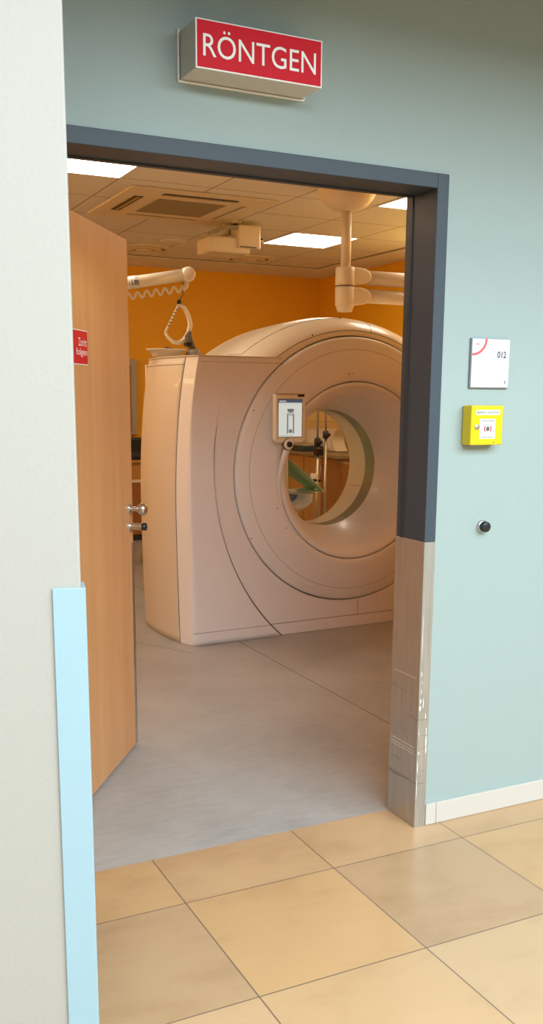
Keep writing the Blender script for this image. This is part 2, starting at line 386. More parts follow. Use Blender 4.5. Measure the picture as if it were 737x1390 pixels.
# door frame: slate above, stainless cladding below
Y0 = -.006
def U(M, xi, xo, z0, z1, sgn):
    x0, x1 = sorted((xi, xo)); M.box(x0, x1, Y0, B+.004, z0, z1)
m = mb(SLATE); m.box(XI, XO, Y0, B+.004, HM, HT, .0015, 1); m.box(XLO, XL, Y0, B+.004, HM, HT, .0015, 1); m.box(XL, XI, Y0, B+.004, HI, HT, .0015, 1)
fr = struct(m.build('trim_1'))
m = mb(CLAD); m.box(XI-.0015, XO, Y0-.0015, B+.004, 0, HM, .001, 1); m.box(XLO, XL+.0015, Y0-.0015, B+.004, 0, HM, .001, 1)
cl = m.build('lower_cladding', fr); cl['label'] = 'scuffed stainless lower jamb'
m = mb(CHIP); rnd = random.Random(3)
def chip(x, z, w_, h_):
    n = 9; poly = [(x+w_*math.cos(2*PI*k/n)*rnd.uniform(.5, 1.1), z+h_*math.sin(2*PI*k/n)*rnd.uniform(.6, 1.1)) for k in range(n)]; m.prism(poly, Y0-.0022, Y0-.0014, 'Y')
for x, z, w_, h_ in ((.546,.55,.0014,.012),(.549,.52,.001,.006),(.547,.49,.001,.009),(.5445,.455,.003,.008),(.5445,.43,.0035,.013),(.556,.445,.002,.018),(.567,.40,.0015,.012),(.5725,.345,.002,.016),(.573,.31,.003,.025),(.574,.28,.002,.02),(.5445,.27,.002,.006),(.5425,.22,.0015,.03),(.5415,.14,.0012,.04),(.5425,.34,.001,.02),(.5435,.68,.0008,.10)): chip(x, z, w_, h_)
m.build('paint_chips', fr)
# thin scratches on the inner face
m = mb(mat('scratch_mark', (.80, .74, .68), .4, .3, bump=.02))
for z, dz in ((.285,-.012),(.272,-.02),(.262,-.004),(.53,-.01)): m.box(XI-.0021, XI-.0015, .01, .15, z, z+.0016)
m.build('scratch_marks', fr)
m = mb(GREY_DARK); m.box(XI-.004, XI, .120, .132, HM, HI); m.box(XL, XI, .120, .132, HI-.004, HI); m.build('rubber_seal', fr)
# skirting tiles, corridor side
m = mb(SKIRT); x = XO+.001
for x1 in (.627, 1.12, 1.62, 2.12, 2.62, 3.12, 3.62, 4.12, 4.62, 5.19): m.box(x, x1-.0015, -.011, 0, .001, HS, .002, 2); x = x1
struct(m.build('baseboard_front'))
# room skirting (grey)
m = mb(mat('grey_room_skirting', (.25, .22, .2), .5, bump=.02)); m.box(RX0, RX1-.013, RY1-.026, RY1-.013, 0, .08, .002); struct(m.build('baseboard_back'))

# ================================================================ DOOR LEAF
DA = math.radians(54.9)
def place(o, x, y, rz=0): o.location = (x, y, 0); o.rotation_euler = (0, 0, rz); return o
m = mb(BEECH).box(.01, 1.25, 0, .045, .010, 2.054, .0015, 1); leaf = struct(place(m.build('door_1'), -.782, .162, DA))
m = mb(ALU); m.box(1.222, 1.2515, -.0016, .046, .0105, .875, .0005, 1); m.build('edge_guard', leaf)
m = mb(STEEL); m.lathe([(0, -.006), (.021, -.006), (.0235, -.004), (.0235, 0)], (1.213, 0, 1.015), 'Y', 32)
m.lathe([(.011, -.005), (.010, -.024), (.012, -.032), (.019, -.038), (.0245, -.046), (.026, -.054), (.0245, -.063), (.017, -.070), (.008, -.073), (0, -.0735)], (1.213, 0, 1.015), 'Y', 32); m.build('door_knob', leaf)
m = mb(STEEL); m.lathe([(0, -.006), (.021, -.006), (.0235, -.004), (.0235, 0)], (1.213, 0, .943), 'Y', 32); m.lathe([(.014, -.005), (.0145, -.050), (.0155, -.0505)], (1.213, 0, .943), 'Y', 28)
m.use(BLACK).lathe([(.0155, -.0505), (.0155, -.066), (.013, -.068), (0, -.068)], (1.213, 0, .943), 'Y', 28); m.build('lock_cylinder', leaf)
# warning sign on the leaf
m = mb(LETTER); m.box(.53, .758, -.003, 0, 1.563, 1.679, .001, 1); m.use(RED).box(.5335, .7545, -.0036, -.002, 1.5665, 1.6755)
text_into(m, 'Zutritt', .664, 1.626, .080, .026, -.0042, LETTER); text_into(m, 'folgen', .640, 1.596, .106, .022, -.0042, LETTER)
o = m.build('door_sign'); place(o, -.782, .162, DA); o.location = Vector((-.782, .162, 0)); tag(o, 'small red sign with white lettering on the open wooden door', 'sign')

# ================================================================ CORRIDOR WALL THINGS
t = thing('illuminated_sign', 'red boxed X-ray sign with white letters above the doorway', 'sign', (-.113, 0, 2.277))
m = mb(mat('sign_housing', (.66, .60, .52), .45, bump=.02)); m.box(-.182, .181, -.113, -.004, 0, .116, .001, 1); m.build('housing', t)
m = mb(LETTER); m.box(-.183, .182, -.117, -.113, -.0005, .1165, .0008, 1); m.use(RED).box(-.179, .178, -.1178, -.1165, .003, .113)
m.build('face_panel', t)
m = MB(); text_into(m, 'RÖNTGEN', -.163, .030, .325, .052, -.1186, LETTER); m.build('lettering', t)
m = mb(WHITE); m.box(-.190, -.186, -.010, 0, -.005, .122, .001, 1); m.box(-.190, .186, -.010, 0, -.006, -.0015, .001, 1); m.box(.183, .187, -.010, 0, -.005, .03, .001, 1); m.build('bracket', t)

t = thing('room_sign', 'white square plaque numbered 012 with red arc beside the doorway', 'sign', (.768, 0, 1.494))
m = mb(mat('sign_back_frame', (.22, .23, .25), .4, .3, bump=.02)); m.box(-.0785, .0785, -.008, 0, -.0025, .1555, .001, 1); m.build('frame', t)
m = mb(PAPER); m.box(-.0755, .0765, -.0112, -.008, .001, .1545, .001, 1)
m.use(REDINK); n = 20; cx0, cz0 = -.0745, .1545
for k in range(n):
    a0 = -PI/2+(PI/2)*k/n; a1 = -PI/2+(PI/2)*(k+1)/n
    q = lambda r, a: (max(-.0745, cx0+r*math.cos(a)), -.0118, cz0+r*math.sin(a)*.92); m.quad(q(.050, a0), q(.050, a1), q(.0585, a1), q(.0585, a0))
text_into(m, '012', .026, .096, .037, .020, -.0118, INK, bold=.03)
def words(M, x, z, ws_, h, material, y=-.0118):
    M.use(material)
    for w_ in ws_: M.quad((x, y, z), (x+w_, y, z), (x+w_, y, z+h), (x, y, z+h)); x += w_+.0025
words(m, -.062, .136, (.018,), .0025, REDINK); words(m, -.064, .0745, (.011, .006, .012, .018, .016, .012), .0018, INK_L); words(m, -.058, .0665, (.026, .012, .006, .018), .0018, INK_L); words(m, -.066, .015, (.009,), .002, INK_L)
m.use(INK_L).quad((.0605, -.0118, .027), (.0617, -.0118, .027), (.0617, -.0118, .05), (.0605, -.0118, .05)); m.use(INK).quad((.0585, -.0118, .013), (.0645, -.0118, .013), (.0645, -.0118, .016), (.0585, -.0118, .016)).quad((.0585, -.0118, .018), (.0645, -.0118, .018), (.0645, -.0118, .022), (.0585, -.0118, .022))
m.build('face', t, recalc=False)

t = thing('call_point', 'yellow manual call point box with round button symbol beneath the plaque', 'call point', (.7355, 0, 1.311))
m = mb(YELLOW); m.box(-.0645, .0645, -.050, -.004, 0, .1265, .004, 3); m.build('housing', t)
m = mb(mat('yellow_back_box', (.70, .42, .005), .4, bump=.02)); m.box(-.0615, .0615, -.004, 0, .002, .1245, .001); m.use(STEEL).box(-.02, .02, -.006, 0, .1245, .129, .001); m.use(STEEL).box(-.02, .02, -.006, 0, -.003, .002, .001); m.build('back_box', t)
m = mb(WHITE); m.box(-.046, .050, -.0513, -.049, .096, .1125, .0008, 1); text_into(m, 'MANUELLE AUSLÖSUNG', -.042, .1010, .088, .0075, -.0517, INK, bold=.02); m.build('name_strip', t)
m = mb(WHITE); m.box(-.030, .033, -.0515, -.049, .020, .084, .001, 1)
text_into(m, 'Scheibe einschlagen', -.026, .0765, .054, .0048, -.0519, INK, bold=.02); text_into(m, 'Knopf tief drücken', -.026, .024, .050, .0048, -.0519, INK, bold=.02)
m.use(INK).disc((.002, -.0519, .052), .0075, 'Y', 20)
m.use(REDINK)
for s_ in (-1, 1):
    for k in range(6):
        a0 = -.75+1.5*k/6; a1 = -.75+1.5*(k+1)/6
        q = lambda r, a: (.002+s_*r*math.cos(a), -.0519, .052+r*math.sin(a)); m.quad(q(.010, a0), q(.010, a1), q(.016, a1), q(.016, a0))
m.use(INK).quad((-.0265,-.0519,.047),(-.0235,-.0519,.047),(-.0235,-.0519,.051),(-.0265,-.0519,.051)).quad((-.0265,-.0519,.038),(-.0235,-.0519,.038),(-.0235,-.0519,.042),(-.0265,-.0519,.042))
m.build('glass_field', t, recalc=False)
m = mb(STEEL); m.lathe([(0, -.0535), (.008, -.0535), (.0095, -.052), (.0095, -.049)], (-.041, 0, .058), 'Y', 24); m.build('key_lock', t)
m = mb(INK); m.box(.026, .033, -.0508, -.0495, .008, .0105); m.build('type_mark', t)

t = thing('push_button', 'small round black push button with steel collar low on the mint wall', 'button', (.772, 0, 1.038))
m = mb(STEEL); m.lathe([(0, -.012), (.0185, -.012), (.021, -.009), (.0215, 0)], (0, 0, 0), 'Y', 32); m.build('collar', t)
m = mb(BLACK); m.lathe([(0, -.030), (.014, -.030), (.017, -.028), (.018, -.024), (.018, -.010)], (0, 0, 0), 'Y', 32); m.build('button_cap', t)

# ================================================================ CT GANTRY
GA = math.radians(2.07)
G = thing('ct_scanner', 'large cream computed tomography scanner with round bore facing the doorway', 'scanner', (.767, 2.635, 0), GA)
CX_, CZ_, RO = 1.10, 1.010, .828
W = 2*CX_; ZT = 1.690; D = .76
FZ = [(0, -.005), (.25, -.012), (.52, -.018), (.9, -.023), (1.2, -.012), (1.5, .016), (1.69, .052)]
def F(z):
    for (a, fa), (b, fb) in zip(FZ, FZ[1:]):
        if z <= b:
            t_ = (z-a)/(b-a); return fa+(fb-fa)*t_
    return FZ[-1][1]
import itertools
def Fs(z):  # smoothed
    return sum(F(min(ZT, max(0, z+d))) for d in (-.12, -.06, 0, .06, .12))/5 if .12 < z < ZT-.12 else F(z)
def bulge(y): t_ = max(0, min(1, y/D)); return .062*(4*t_*(1-t_))**.75
zs = [ZT*k/40 for k in range(41)]
def arc(cx, cz, r, a0, a1, n): return [(cx+r*math.cos(math.radians(a0+(a1-a0)*k/n)), cz+r*math.sin(math.radians(a0+(a1-a0)*k/n))) for k in range(n+1)]
ATH = math.degrees(math.asin((ZT-CZ_)/RO))   # angle where the ring meets the cabinet top
# front cover : C-shaped plate around the big ring
def cpoly(dx):
    left = [(Fs(z)-dx, z) for z in reversed(zs)]; right = [(W-Fs(z)+dx, z) for z in zs]
    P = left+[(.4, 0), (.8, 0), (1.2, 0), (1.6, 0), (2.0, 0)]+right
    P += arc(CX_, CZ_, RO, ATH, -180-(ATH-0)+0, 96) if False else arc(CX_, CZ_, RO, ATH, -(180+ATH), 110)
    return P
m = mb(SHELL); f0, f1 = 0, .1025
P0, P1 = cpoly(0), cpoly(bulge(.10)); n = len(P0)
A = [m.v((x, f0 if False else 0, z)) for x, z in P0]; Bv = [m.v((x, f1, z)) for x, z in P1]
m.face(A); m.face(Bv[::-1])
for i in range(n): m.face([A[i], Bv[i], Bv[(i+1) % n], A[(i+1) % n]])
m.build('front_cover', G, bevel=.005)
# side covers
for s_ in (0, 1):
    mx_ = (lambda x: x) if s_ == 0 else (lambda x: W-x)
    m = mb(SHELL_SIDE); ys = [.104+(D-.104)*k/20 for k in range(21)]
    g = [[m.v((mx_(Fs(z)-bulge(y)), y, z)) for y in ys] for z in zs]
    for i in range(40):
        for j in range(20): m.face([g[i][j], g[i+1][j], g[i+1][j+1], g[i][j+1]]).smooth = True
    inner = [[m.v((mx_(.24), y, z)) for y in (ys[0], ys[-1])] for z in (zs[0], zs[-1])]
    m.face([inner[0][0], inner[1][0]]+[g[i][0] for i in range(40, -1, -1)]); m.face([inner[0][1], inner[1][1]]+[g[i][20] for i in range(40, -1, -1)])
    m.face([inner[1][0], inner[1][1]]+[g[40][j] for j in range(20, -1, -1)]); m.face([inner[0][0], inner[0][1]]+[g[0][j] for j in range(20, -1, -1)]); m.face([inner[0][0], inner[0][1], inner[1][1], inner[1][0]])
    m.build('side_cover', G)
# raised outer front panel left and right of the big ring, with curved seam
def xarc(z): return 1.549-math.sqrt(max(0, 1.41**2-(z-1.044)**2))
def lift(z): t_ = max(0, min(1, (1.45-z)/.6)); return .016*t_*t_*(3-2*t_)
for s_ in (0, 1):
    mx_ = (lambda x: x) if s_ == 0 else (lambda x: W-x)
    m = mb(SHELL)
    zz = [.0015+(1.50-.0015)*k/50 for k in range(51)]; us = [0, .01, .03, .06, .12, .3, .5, .7, .85, .93, .97, .985, 1]
    def surf(z, u_):
        x0, x1 = Fs(z)+.001, xarc(z)
        e = min(1, u_/.05)**.5 if u_ < .05 else 1
        e2 = 1 if u_ < .985 else 0
        return (mx_(x0+(x1-x0)*u_), -.0009-lift(z)*e*(1 if u_ < 1 else 0)+.0009*(1 if u_ in (0, 1) else 0), z)
    g = [[m.v(surf(z, u_)) for u_ in us] for z in zz]
    for i in range(50):
        for j in range(len(us)-1):
            m.face([g[i][j], g[i+1][j], g[i+1][j+1], g[i][j+1]]).smooth = (j < len(us)-2)
    bt = [m.v((mx_(Fs(0)+.001), .0005, .0015)), m.v((mx_(xarc(0)), .0005, .0015))]
    m.face([g[0][j] for j in range(len(us))][::-1])
    m.build('outer_front_panel', G)
# top lid of both cabinets (edge seam slightly below the top)
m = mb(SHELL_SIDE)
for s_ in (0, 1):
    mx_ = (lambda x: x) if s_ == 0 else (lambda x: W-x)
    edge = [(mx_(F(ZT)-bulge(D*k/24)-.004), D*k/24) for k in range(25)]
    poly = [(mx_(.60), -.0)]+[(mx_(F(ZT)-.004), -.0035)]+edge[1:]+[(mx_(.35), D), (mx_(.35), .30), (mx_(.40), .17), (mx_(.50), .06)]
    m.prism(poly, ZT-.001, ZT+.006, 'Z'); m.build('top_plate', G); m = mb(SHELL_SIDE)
m.bm.free()
# seams: side vertical gap, lid gap, kick line
m = mb(SEAM)
for s_ in (0, 1):
    mx_ = (lambda x: x) if s_ == 0 else (lambda x: W-x)
    m.tube([(mx_(Fs(z)-bulge(.1035)+.0012), .1033, z) for z in zs], .0018, 6)
    m.tube([(mx_(Fs(1.645)-bulge(y)+.001), y, 1.645+.0) for y in [.10+(D-.1)*k/20 for k in range(21)]], .0022, 6)
    m.tube([(mx_(xarc(z)+.003), -.001, z) for z in [1.30*k/50 for k in range(51)]], [.0040-.0032*(k/50)**3 for k in range(51)], 6)
m.tube([(Fs(.077)+.004, -.0135, .077), (Fs(.077)+.03, -.0160, .077), (xarc(.077), -.0160, .077)], .0016, 6)
m.tube([(W-Fs(.077)-.004, -.0135, .077), (W-Fs(.077)-.03, -.0160, .077), (W-xarc(.077), -.0160, .077)], .0016, 6)
m.tube([(xarc(.077), 0, .077), (W-xarc(.077), 0, .077)], .0018, 6); m.tube([(1.168, 0, .077), (1.168, 0, .18)], .0014, 6)
m.tube([(Fs(1.665)+.02, 0, 1.660), (.60, 0, 1.660)], .0008, 6)
m.build('panel_seams', G)
# dome over the ring
RA, AZ = 1.188, .777
def dome(ph, s_):
    """ph 0..1 left to right, s_ 0 rim .. 1 apex"""
    t1 = math.radians(180-ATH+3-ph*(180-2*ATH+6)); t2 = math.radians(132-ph*84)
    r_ = (CX_+RO*math.cos(t1), CZ_+RO*math.sin(t1)); q_ = (CX_+.01+RA*math.cos(t2), AZ+RA*math.sin(t2))
    k = math.sin(s_*PI/2); yy = .004+.30*(1-math.cos(s_*PI/2))
    return Vector((r_[0]+(q_[0]-r_[0])*k, yy, r_[1]+(q_[1]-r_[1])*k))
m = mb(SHELL_LIGHT); nu, nv = 60, 16
g = [[m.v(dome(i/nu, j/nv)) for j in range(nv+1)] for i in range(nu+1)]
for i in range(nu+1):
    p = dome(i/nu, 1)
    for (dy, dz) in ((.2, -.006), (D-.304-.02, -.018), (D-.304, -.035)): g[i].append(m.v((p.x, p.y+dy, p.z+dz)))
for i in range(nu):
    for j in range(nv+3): m.face([g[i][j], g[i+1][j], g[i+1][j+1], g[i][j+1]]).smooth = True
# inner lip (front) and back wall
lip = [m.v((v.co.x, .09, v.co.z)) for v in [g[i][0] for i in range(nu+1)]]
for i in range(nu): m.face([g[i][0], g[i+1][0], lip[i+1], lip[i]])
m.build('top_cover', G, recalc=True)
m = mb(SEAM)
m.tube([dome(k/60, .16)+Vector((0, -.0005, 0)) for k in range(61)], .0018, 6); m.tube([dome(.05+.45*k/40, .70) for k in range(41)], .0018, 6)
m.tube([dome(.60, .16+.84*k/12) for k in range(13)], .0018, 6); m.tube([dome(.05, .70+.30*k/8) for k in range(9)], .0018, 6)
for p in (dome(.50, .74), dome(.27, .2)): m.lathe([(0, -.002), (.006, -.002), (.006, .002)], p, 'Y', 10)
m.build('top_seams', G)
# back plate (two halves)
m = mb(SHELL_SIDE)
for s_ in (0, 1):
    mx_ = (lambda x: x) if s_ == 0 else (lambda x: W-x)
    P = [(.02, 0), (.02, ZT-.03), (.36, ZT-.03)]+[(x, z-.04) for x, z in arc(CX_, AZ, RA, 128, 90, 20)]+arc(CX_, CZ_, .55, 90, 270, 40)+[(CX_, 0)]
    m.prism([(mx_(x), z) for x, z in P], D-.03, D, 'Y')
m.build('back_cover', G)
# big front ring disc
c0 = (CX_, 0, CZ_)
m = mb(SHELL); m.lathe([(.822, .09), (.822, .004), (.818, -.010), (.808, -.018), (.79, -.022), (.745, -.036), (.70, -.046), (.64, -.056), (.59, -.060), (.563, -.061), (.556, -.056), (.553, -.045), (.553, .02)], c0, 'Y', 128)
m.build('front_ring', G)
m = mb(SHELL); m.lathe([(.549, .02), (.549, -.048), (.545, -.056), (.535, -.058), (.520, -.052), (.49, -.026), (.46, .02), (.43, .09), (.405, .17), (.388, .24), (.380, .285), (.378, .30)], c0, 'Y', 128)
m.build('bore_funnel', G)
m = mb(SEAM_SOFT); m.lathe([(.7455, -.0355), (.7435, -.0372), (.7415, -.0368)], c0, 'Y', 128)
m.use(SEAM).lathe([(.8285, .05), (.8225, .05)], c0, 'Y', 96)
m.use(SEAM).lathe([(.552, -.02), (.549, -.02)], c0, 'Y', 96)
for an, rr in ((200, .60), (213, .60), (208, .815), (94, .60), (97, .60), (152, .80)):
    p = (CX_+rr*math.cos(math.radians(an)), -.0585 if rr < .7 else -.020, CZ_+rr*math.sin(math.radians(an))); m.lathe([(0, -.002), (.004, -.002), (.004, .001)], p, 'Y', 10)
m.build('ring_grooves', G)
m = mb(BAND); m.lathe([(.378, .30), (.3775, .41)], c0, 'Y', 128); m.build('scan_window', G)
m = mb(SHELL_LIGHT); m.lathe([(.3765, .41), (.376, .54), (.384, .60), (.41, .66), (.46, .71), (.52, .745), (.556, .755)], c0, 'Y', 128)
m.use(SEAM_SOFT).tube([(CX_+.374*math.cos(math.radians(-22)), .41, CZ_+.374*math.sin(math.radians(-22))), (CX_+.375*math.cos(math.radians(-22)), .58, CZ_+.375*math.sin(math.radians(-22)))], .0015, 6)
m.build('rear_ring', G)
# inner casing so nothing shows through the gaps
m = mb(SEAM); m.lathe([(.60, .07), (.83, .10), (.83, .70), (.60, .70)], c0, 'Y', 96, close=True); m.build('inner_casing', G)
# control display with joystick and curved bracket
CP = MB().use(SHELL_LIGHT); x0, x1, z0, z1 = .462, .660, 1.203, 1.482
def rrect(x0, x1, z0, z1, r, n=6, rb=None):
    P = []
    for cx, cz, a, q in ((x1-r, z1-r, 0, r), (x0+r, z1-r, 90, r), (x0+(rb or r), z0+(rb or r), 180, rb or r), (x1-(rb or r), z0+(rb or r), 270, rb or r)):
        P += arc(cx, cz, q, a, a+90, n)
    return P
CP.prism(rrect(x0, x1, z0, z1, .012, rb=.028), -.165, -.125, 'Y', .003); CP.prism(rrect(x0+.01, x1-.01, z0+.01, z1-.01, .012), -.125, -.112, 'Y', .003)
cp = CP.build('control_display', G); cp['label'] = 'small display panel with joystick'
m = mb(ALU); m.box(x0+.004, x1-.004, -.1665, -.150, z1-.006, z1+.003, .002); m.use(BLACK).box(x1-.052, x1-.008, -.1685, -.16, z1-.016, z1-.002, .002); m.build('top_bar', cp)
m = mb(mat('screen_bezel', (.25, .22, .2), .4, bump=.01)); m.box(x0+.014, x1-.020, -.1662, -.160, z0+.030, z1-.028)
SCR = emis('screen_glow', (.86, .88, .80), .70); HDR = emis('screen_header', (.045, .07, .12), .9); FIG = emis('screen_figure_grey', (.20, .22, .21), .6); FIGL = emis('screen_figure_light', (.50, .56, .52), .75)
sx0, sx1, sz0, sz1 = x0+.018, x1-.024, z0+.034, z1-.032
m.use(SCR).quad((sx0, -.1666, sz0), (sx1, -.1666, sz0), (sx1, -.1666, sz1), (sx0, -.1666, sz1))
def rq(mt_, a, b, c, d, yy): m.use(mt_).quad((a, yy, c), (b, yy, c), (b, yy, d), (a, yy, d))
rq(HDR, sx0, sx1, sz1-.018, sz1, -.1669); rq(SCR, sx0+.005, sx0+.05, sz1-.012, sz1-.007, -.1672)
mxs = (sx0+sx1)/2
rq(FIGL, mxs-.020, mxs+.024, sz0+.022, sz0+.160, -.1669)
def poly(mt_, pts, yy): m.use(mt_).face([m.v((a, yy, b)) for a, b in pts])
poly(FIG, [(mxs-.022, sz0+.160), (mxs+.026, sz0+.160), (mxs+.020, sz0+.146), (mxs+.002, sz0+.138), (mxs-.016, sz0+.146)], -.1671)
rq(FIG, mxs-.022, mxs-.015, sz0+.018, sz0+.130, -.1671); rq(FIG, mxs+.019, mxs+.026, sz0+.018, sz0+.130, -.1671)
rq(FIG, mxs-.007, mxs+.011, sz0+.022, sz0+.040, -.1671); rq(SCR, mxs-.012, mxs+.016, sz0+.044, sz0+.118, -.1671)
for k in range(6): rq(FIG, sx0+.006+k*.016, sx0+.013+k*.016, sz0+.005, sz0+.009, -.1669)
rq(FIGL, sx0+.004, sx1-.004, sz1-.026, sz1-.0245, -.1669)
m.build('screen', cp, recalc=False)
kx, kz = .545, 1.193
m = mb(SEAM); m.lathe([(.034, -.150), (.034, -.170), (.031, -.1765)], (kx, 0, kz), 'Y', 32); m.use(LETTER).lathe([(.031, -.1765), (.028, -.181), (.020, -.183), (.015, -.180)], (kx, 0, kz), 'Y', 32)
m.use(BLACK).lathe([(.0165, -.178), (.0155, -.192), (.012, -.196), (0, -.197)], (kx, 0, kz), 'Y', 28); m.build('joystick', cp)
m = mb(SHELL); pts = []; rad = []
for k in range(17):
    q = k/16; an = math.radians(161+38*q); R_ = .560; yy = -.135+.08*min(1, q*1.4)
    pts.append((CX_+R_*math.cos(an)*(1)+.0, yy, CZ_+R_*math.sin(an))); rad.append(.022-.014*q)
m.tube([(kx, -.150, kz-.01)]+pts, [.024]+rad, 14); m.build('display_bracket', G)

# ================================================================ PATIENT TABLE behind the bore
T = thing('patient_table', 'cream scanner patient table behind the bore with rounded end', 'table', (1.834, 3.50, 0), GA)
m = mb(SHELL_LIGHT); prof = [(-.21, .79), (-.205, .75), (-.18, .70), (-.12, .665), (0, .65), (.12, .665), (.18, .70), (.205, .75), (.21, .79), (.195, .785), (.17, .735), (.11, .70), (0, .69), (-.11, .70), (-.17, .735), (-.195, .785)]
m.prism(prof, 0, 2.2, 'Y', .003); m.build('cradle', T)
m = mb(SHELL_LIGHT); m.box(-.19, .19, .15, 2.35, .56, .65, .02, 3); m.build('table_frame', T)
m = mb(SHELL); m.box(-.24, .24, .55, 1.9, .12, .56, .04, 3); m.build('column', T)
m = mb(BEIGE_GREY); m.box(-.30, .30, .35, 2.2, 0, .12, .02, 2); m.build('base', T)
m = mb(mat('blue_grey_mattress', (.20, .25, .28), .6, bump=.1)); m.prism([(-.165, .745), (-.11, .712), (0, .702), (.11, .712), (.165, .745), (.12, .775), (0, .78), (-.12, .775)], .05, 2.15, 'Y', .004); m.build('mattress', T)
m = mb(WHITE); 
m.prism([(-.12, .80), (-.115, .745), (-.08, .715), (0, .70), (.08, .715), (.115, .745), (.12, .80), (.108, .80), (.10, .755), (.07, .735), (0, .725), (-.07, .735), (-.10, .755), (-.108, .80)], -.16, .04, 'Y', .003)
m.build('headrest', T)
o = mb(PILLOW).build('cushion') if False else None
m = mb(PILLOW); m.lathe([(0, -.17), (.075, -.17), (.095, -.15), (.10, 0), (.095, .15), (.075, .17), (0, .17)], (1.83, 3.92, .93), 'Y', 28)
m.use(BLACK).lathe([(.1015, -.05), (.103, -.03), (.103, .0), (.1015, .02)], (1.83, 3.92, .93), 'Y', 28)
o = m.build('bolster'); tag(o, 'blue-grey bolster cushion with black strap on the patient table', 'cushion')
for v in o.data.vertices: v.co.z -= .045
def drape(u_, v_):
    x = 1.80+.30*u_; z = 1.045-.235*u_+.008*math.sin(9*v_+4*u_); return Vector((x, 3.42+.30*v_, z))
m = mb(GREEN).grid(drape, 12, 12)
m.grid(lambda u_, v_: Vector((2.10-.12*u_, 3.42+.30*v_, .81-.004*u_)), 6, 6); m.grid(lambda u_, v_: Vector((1.80+.002*u_, 3.42+.30*v_, 1.045-.24*u_)), 4, 6)
o = m.build('drape_sheet', solid=.003); tag(o, 'pale green drape propped slanting over the patient table', 'drape')

# ================================================================ INFUSION STANDS
def stand(name, x, y, label, knob_z, extra=None):
    t = thing(name, label, 'stand', (x, y, 0), 0, None)
    m = mb(BLACK)
    for k in range(5):
        a = 2*PI*k/5+.4; m.tube([(0, 0, .10), (.26*math.cos(a), .26*math.sin(a), .075)], [.016, .011], 10)
    m.build('base', t)
    for k in range(5):
        a = 2*PI*k/5+.4; m = mb(GREY_DARK); m.lathe([(0, -.01), (.028, -.01), (.03, 0), (.028, .01), (0, .01)], (.26*math.cos(a), .26*math.sin(a), .030), 'Y', 16)
        m.tube([(.26*math.cos(a), .26*math.sin(a), .03), (.26*math.cos(a), .26*math.sin(a), .078)], .008, 8); m.build('caster', t)
    m = mb(ALU); m.tube([(0, 0, .09), (0, 0, knob_z)], .0125, 14); m.tube([(0, 0, knob_z), (0, 0, 1.80)], .008, 12); m.build('pole', t)
    m = mb(BLACK); m.lathe([(0, -.035), (.024, -.035), (.028, -.02), (.028, .02), (.02, .035), (0, .035)], (0, 0, knob_z), 'Z', 18); m.lathe([(0, -.06), (.018, -.06), (.018, -.02)], (0, 0, knob_z), 'Y', 14); m.build('height_knob', t)
    m = mb(STEEL)
    for k in range(4):
        a = PI/2*k; c, s_ = math.cos(a), math.sin(a); m.tube([(0, 0, 1.79), (.05*c, .05*s_, 1.80), (.09*c, .09*s_, 1.78), (.105*c, .105*s_, 1.80)], .004, 8)
    m.build('hook', t)
    return t
t = stand('infusion_stand', 2.683, 4.6, 'slim silver infusion stand nearest the scanner bore, carrying black clamps', 1.10)
m = mb(BLACK); m.box(-.025, .045, -.03, .03, .985, 1.045, .006); m.build('clamp', t); m = mb(BLACK); m.tube([(-.03, 0, .775), (.03, 0, .775)], .012, 10); m.build('clamp', t)
m = mb(WHITE); m.box(-.055, -.012, -.02, .02, .79, .835, .005); m.build('clip', t)
stand('infusion_stand', 3.10, 5.2, 'slim silver infusion stand farther right, behind the other stand', 1.135)

# ================================================================ CABINETS on the right wall
def cab(y0, y1, label, dark):
    t = thing('base_cabinet', label, 'cabinet', (3.60, y0, 0), 0, None); d = y1-y0
    m = mb(CAB_WOOD2); m.box(.02, .58, .002, d-.002, .09, .865, .001); m.use(GREY_DARK).box(.06, .58, .01, d-.01, 0, .09); m.build('body', t)
    for k in range(2):
        a = .004+k*d/2; b_ = a+d/2-.006
        m = mb(CAB_WOOD2 if dark and k == 0 else CAB_WOOD); m.box(0, .019, a, b_, .095, .86, .002); dr = m.build('cabinet_door', t)
        m = mb(STEEL); yh = b_-.04 if k == 0 else a+.04
        m.tube([(-.001, yh, .62), (-.028, yh, .62), (-.028, yh, .78), (-.001, yh, .78)], .005, 8); m.build('handle', dr)
for k, (a, b_, lb, dk) in enumerate(((5.80, 6.55, 'orange-brown wooden base cabinet at the near end of the worktop', True), (6.56, 7.32, 'orange-brown wooden base cabinet in the far corner', False))): cab(a, b_, lb, dk)
o = mb(mat('worktop_laminate', (.26, .19, .11), .4, bump=.03)).box(3.56, RX1-.014, 5.78, 7.34, .867, .902, .004).build('worktop'); tag(o, 'dark laminate worktop over the wooden cabinets seen through the bore', 'worktop')
o = MB().use(STEEL).tube([(3.59, 5.80, .84), (3.56, 5.62, .84), (3.56, 5.46, .835), (3.56, 5.44, .825), (3.56, 5.44, .77), (3.56, 5.46, .755)], .012, 10).build('towel_rail'); tag(o, 'bent metal rail end sticking out from the worktop', 'rail')
t = thing('positioning_cushion', 'cream foam positioning block with concave end on the worktop', 'cushion', (3.88, 6.38, .903))
m = mb(BEIGE); P = [(-.02, 0), (.60, 0), (.60, .235), (-.02, .235)]
prof = [(0, 0), (.14, 0), (.14, .24), (0, .24)]
def conc(): 
    pts = [(-.02, .005), (.66, .005), (.68, .03), (.68, .21), (.66, .235), (-.02, .235)]
    pts += [(-.02+.075*math.sin(PI*k/10), .235-.23*k/10) for k in range(1, 10)]
    return pts
m.prism(conc(), 0, .15, 'X', .004); m.build('foam_block', t)
m = mb(WHITE); m.box(-.006, -.001, .10, .60, .03, .205, .001); m.build('front_sheet', t)
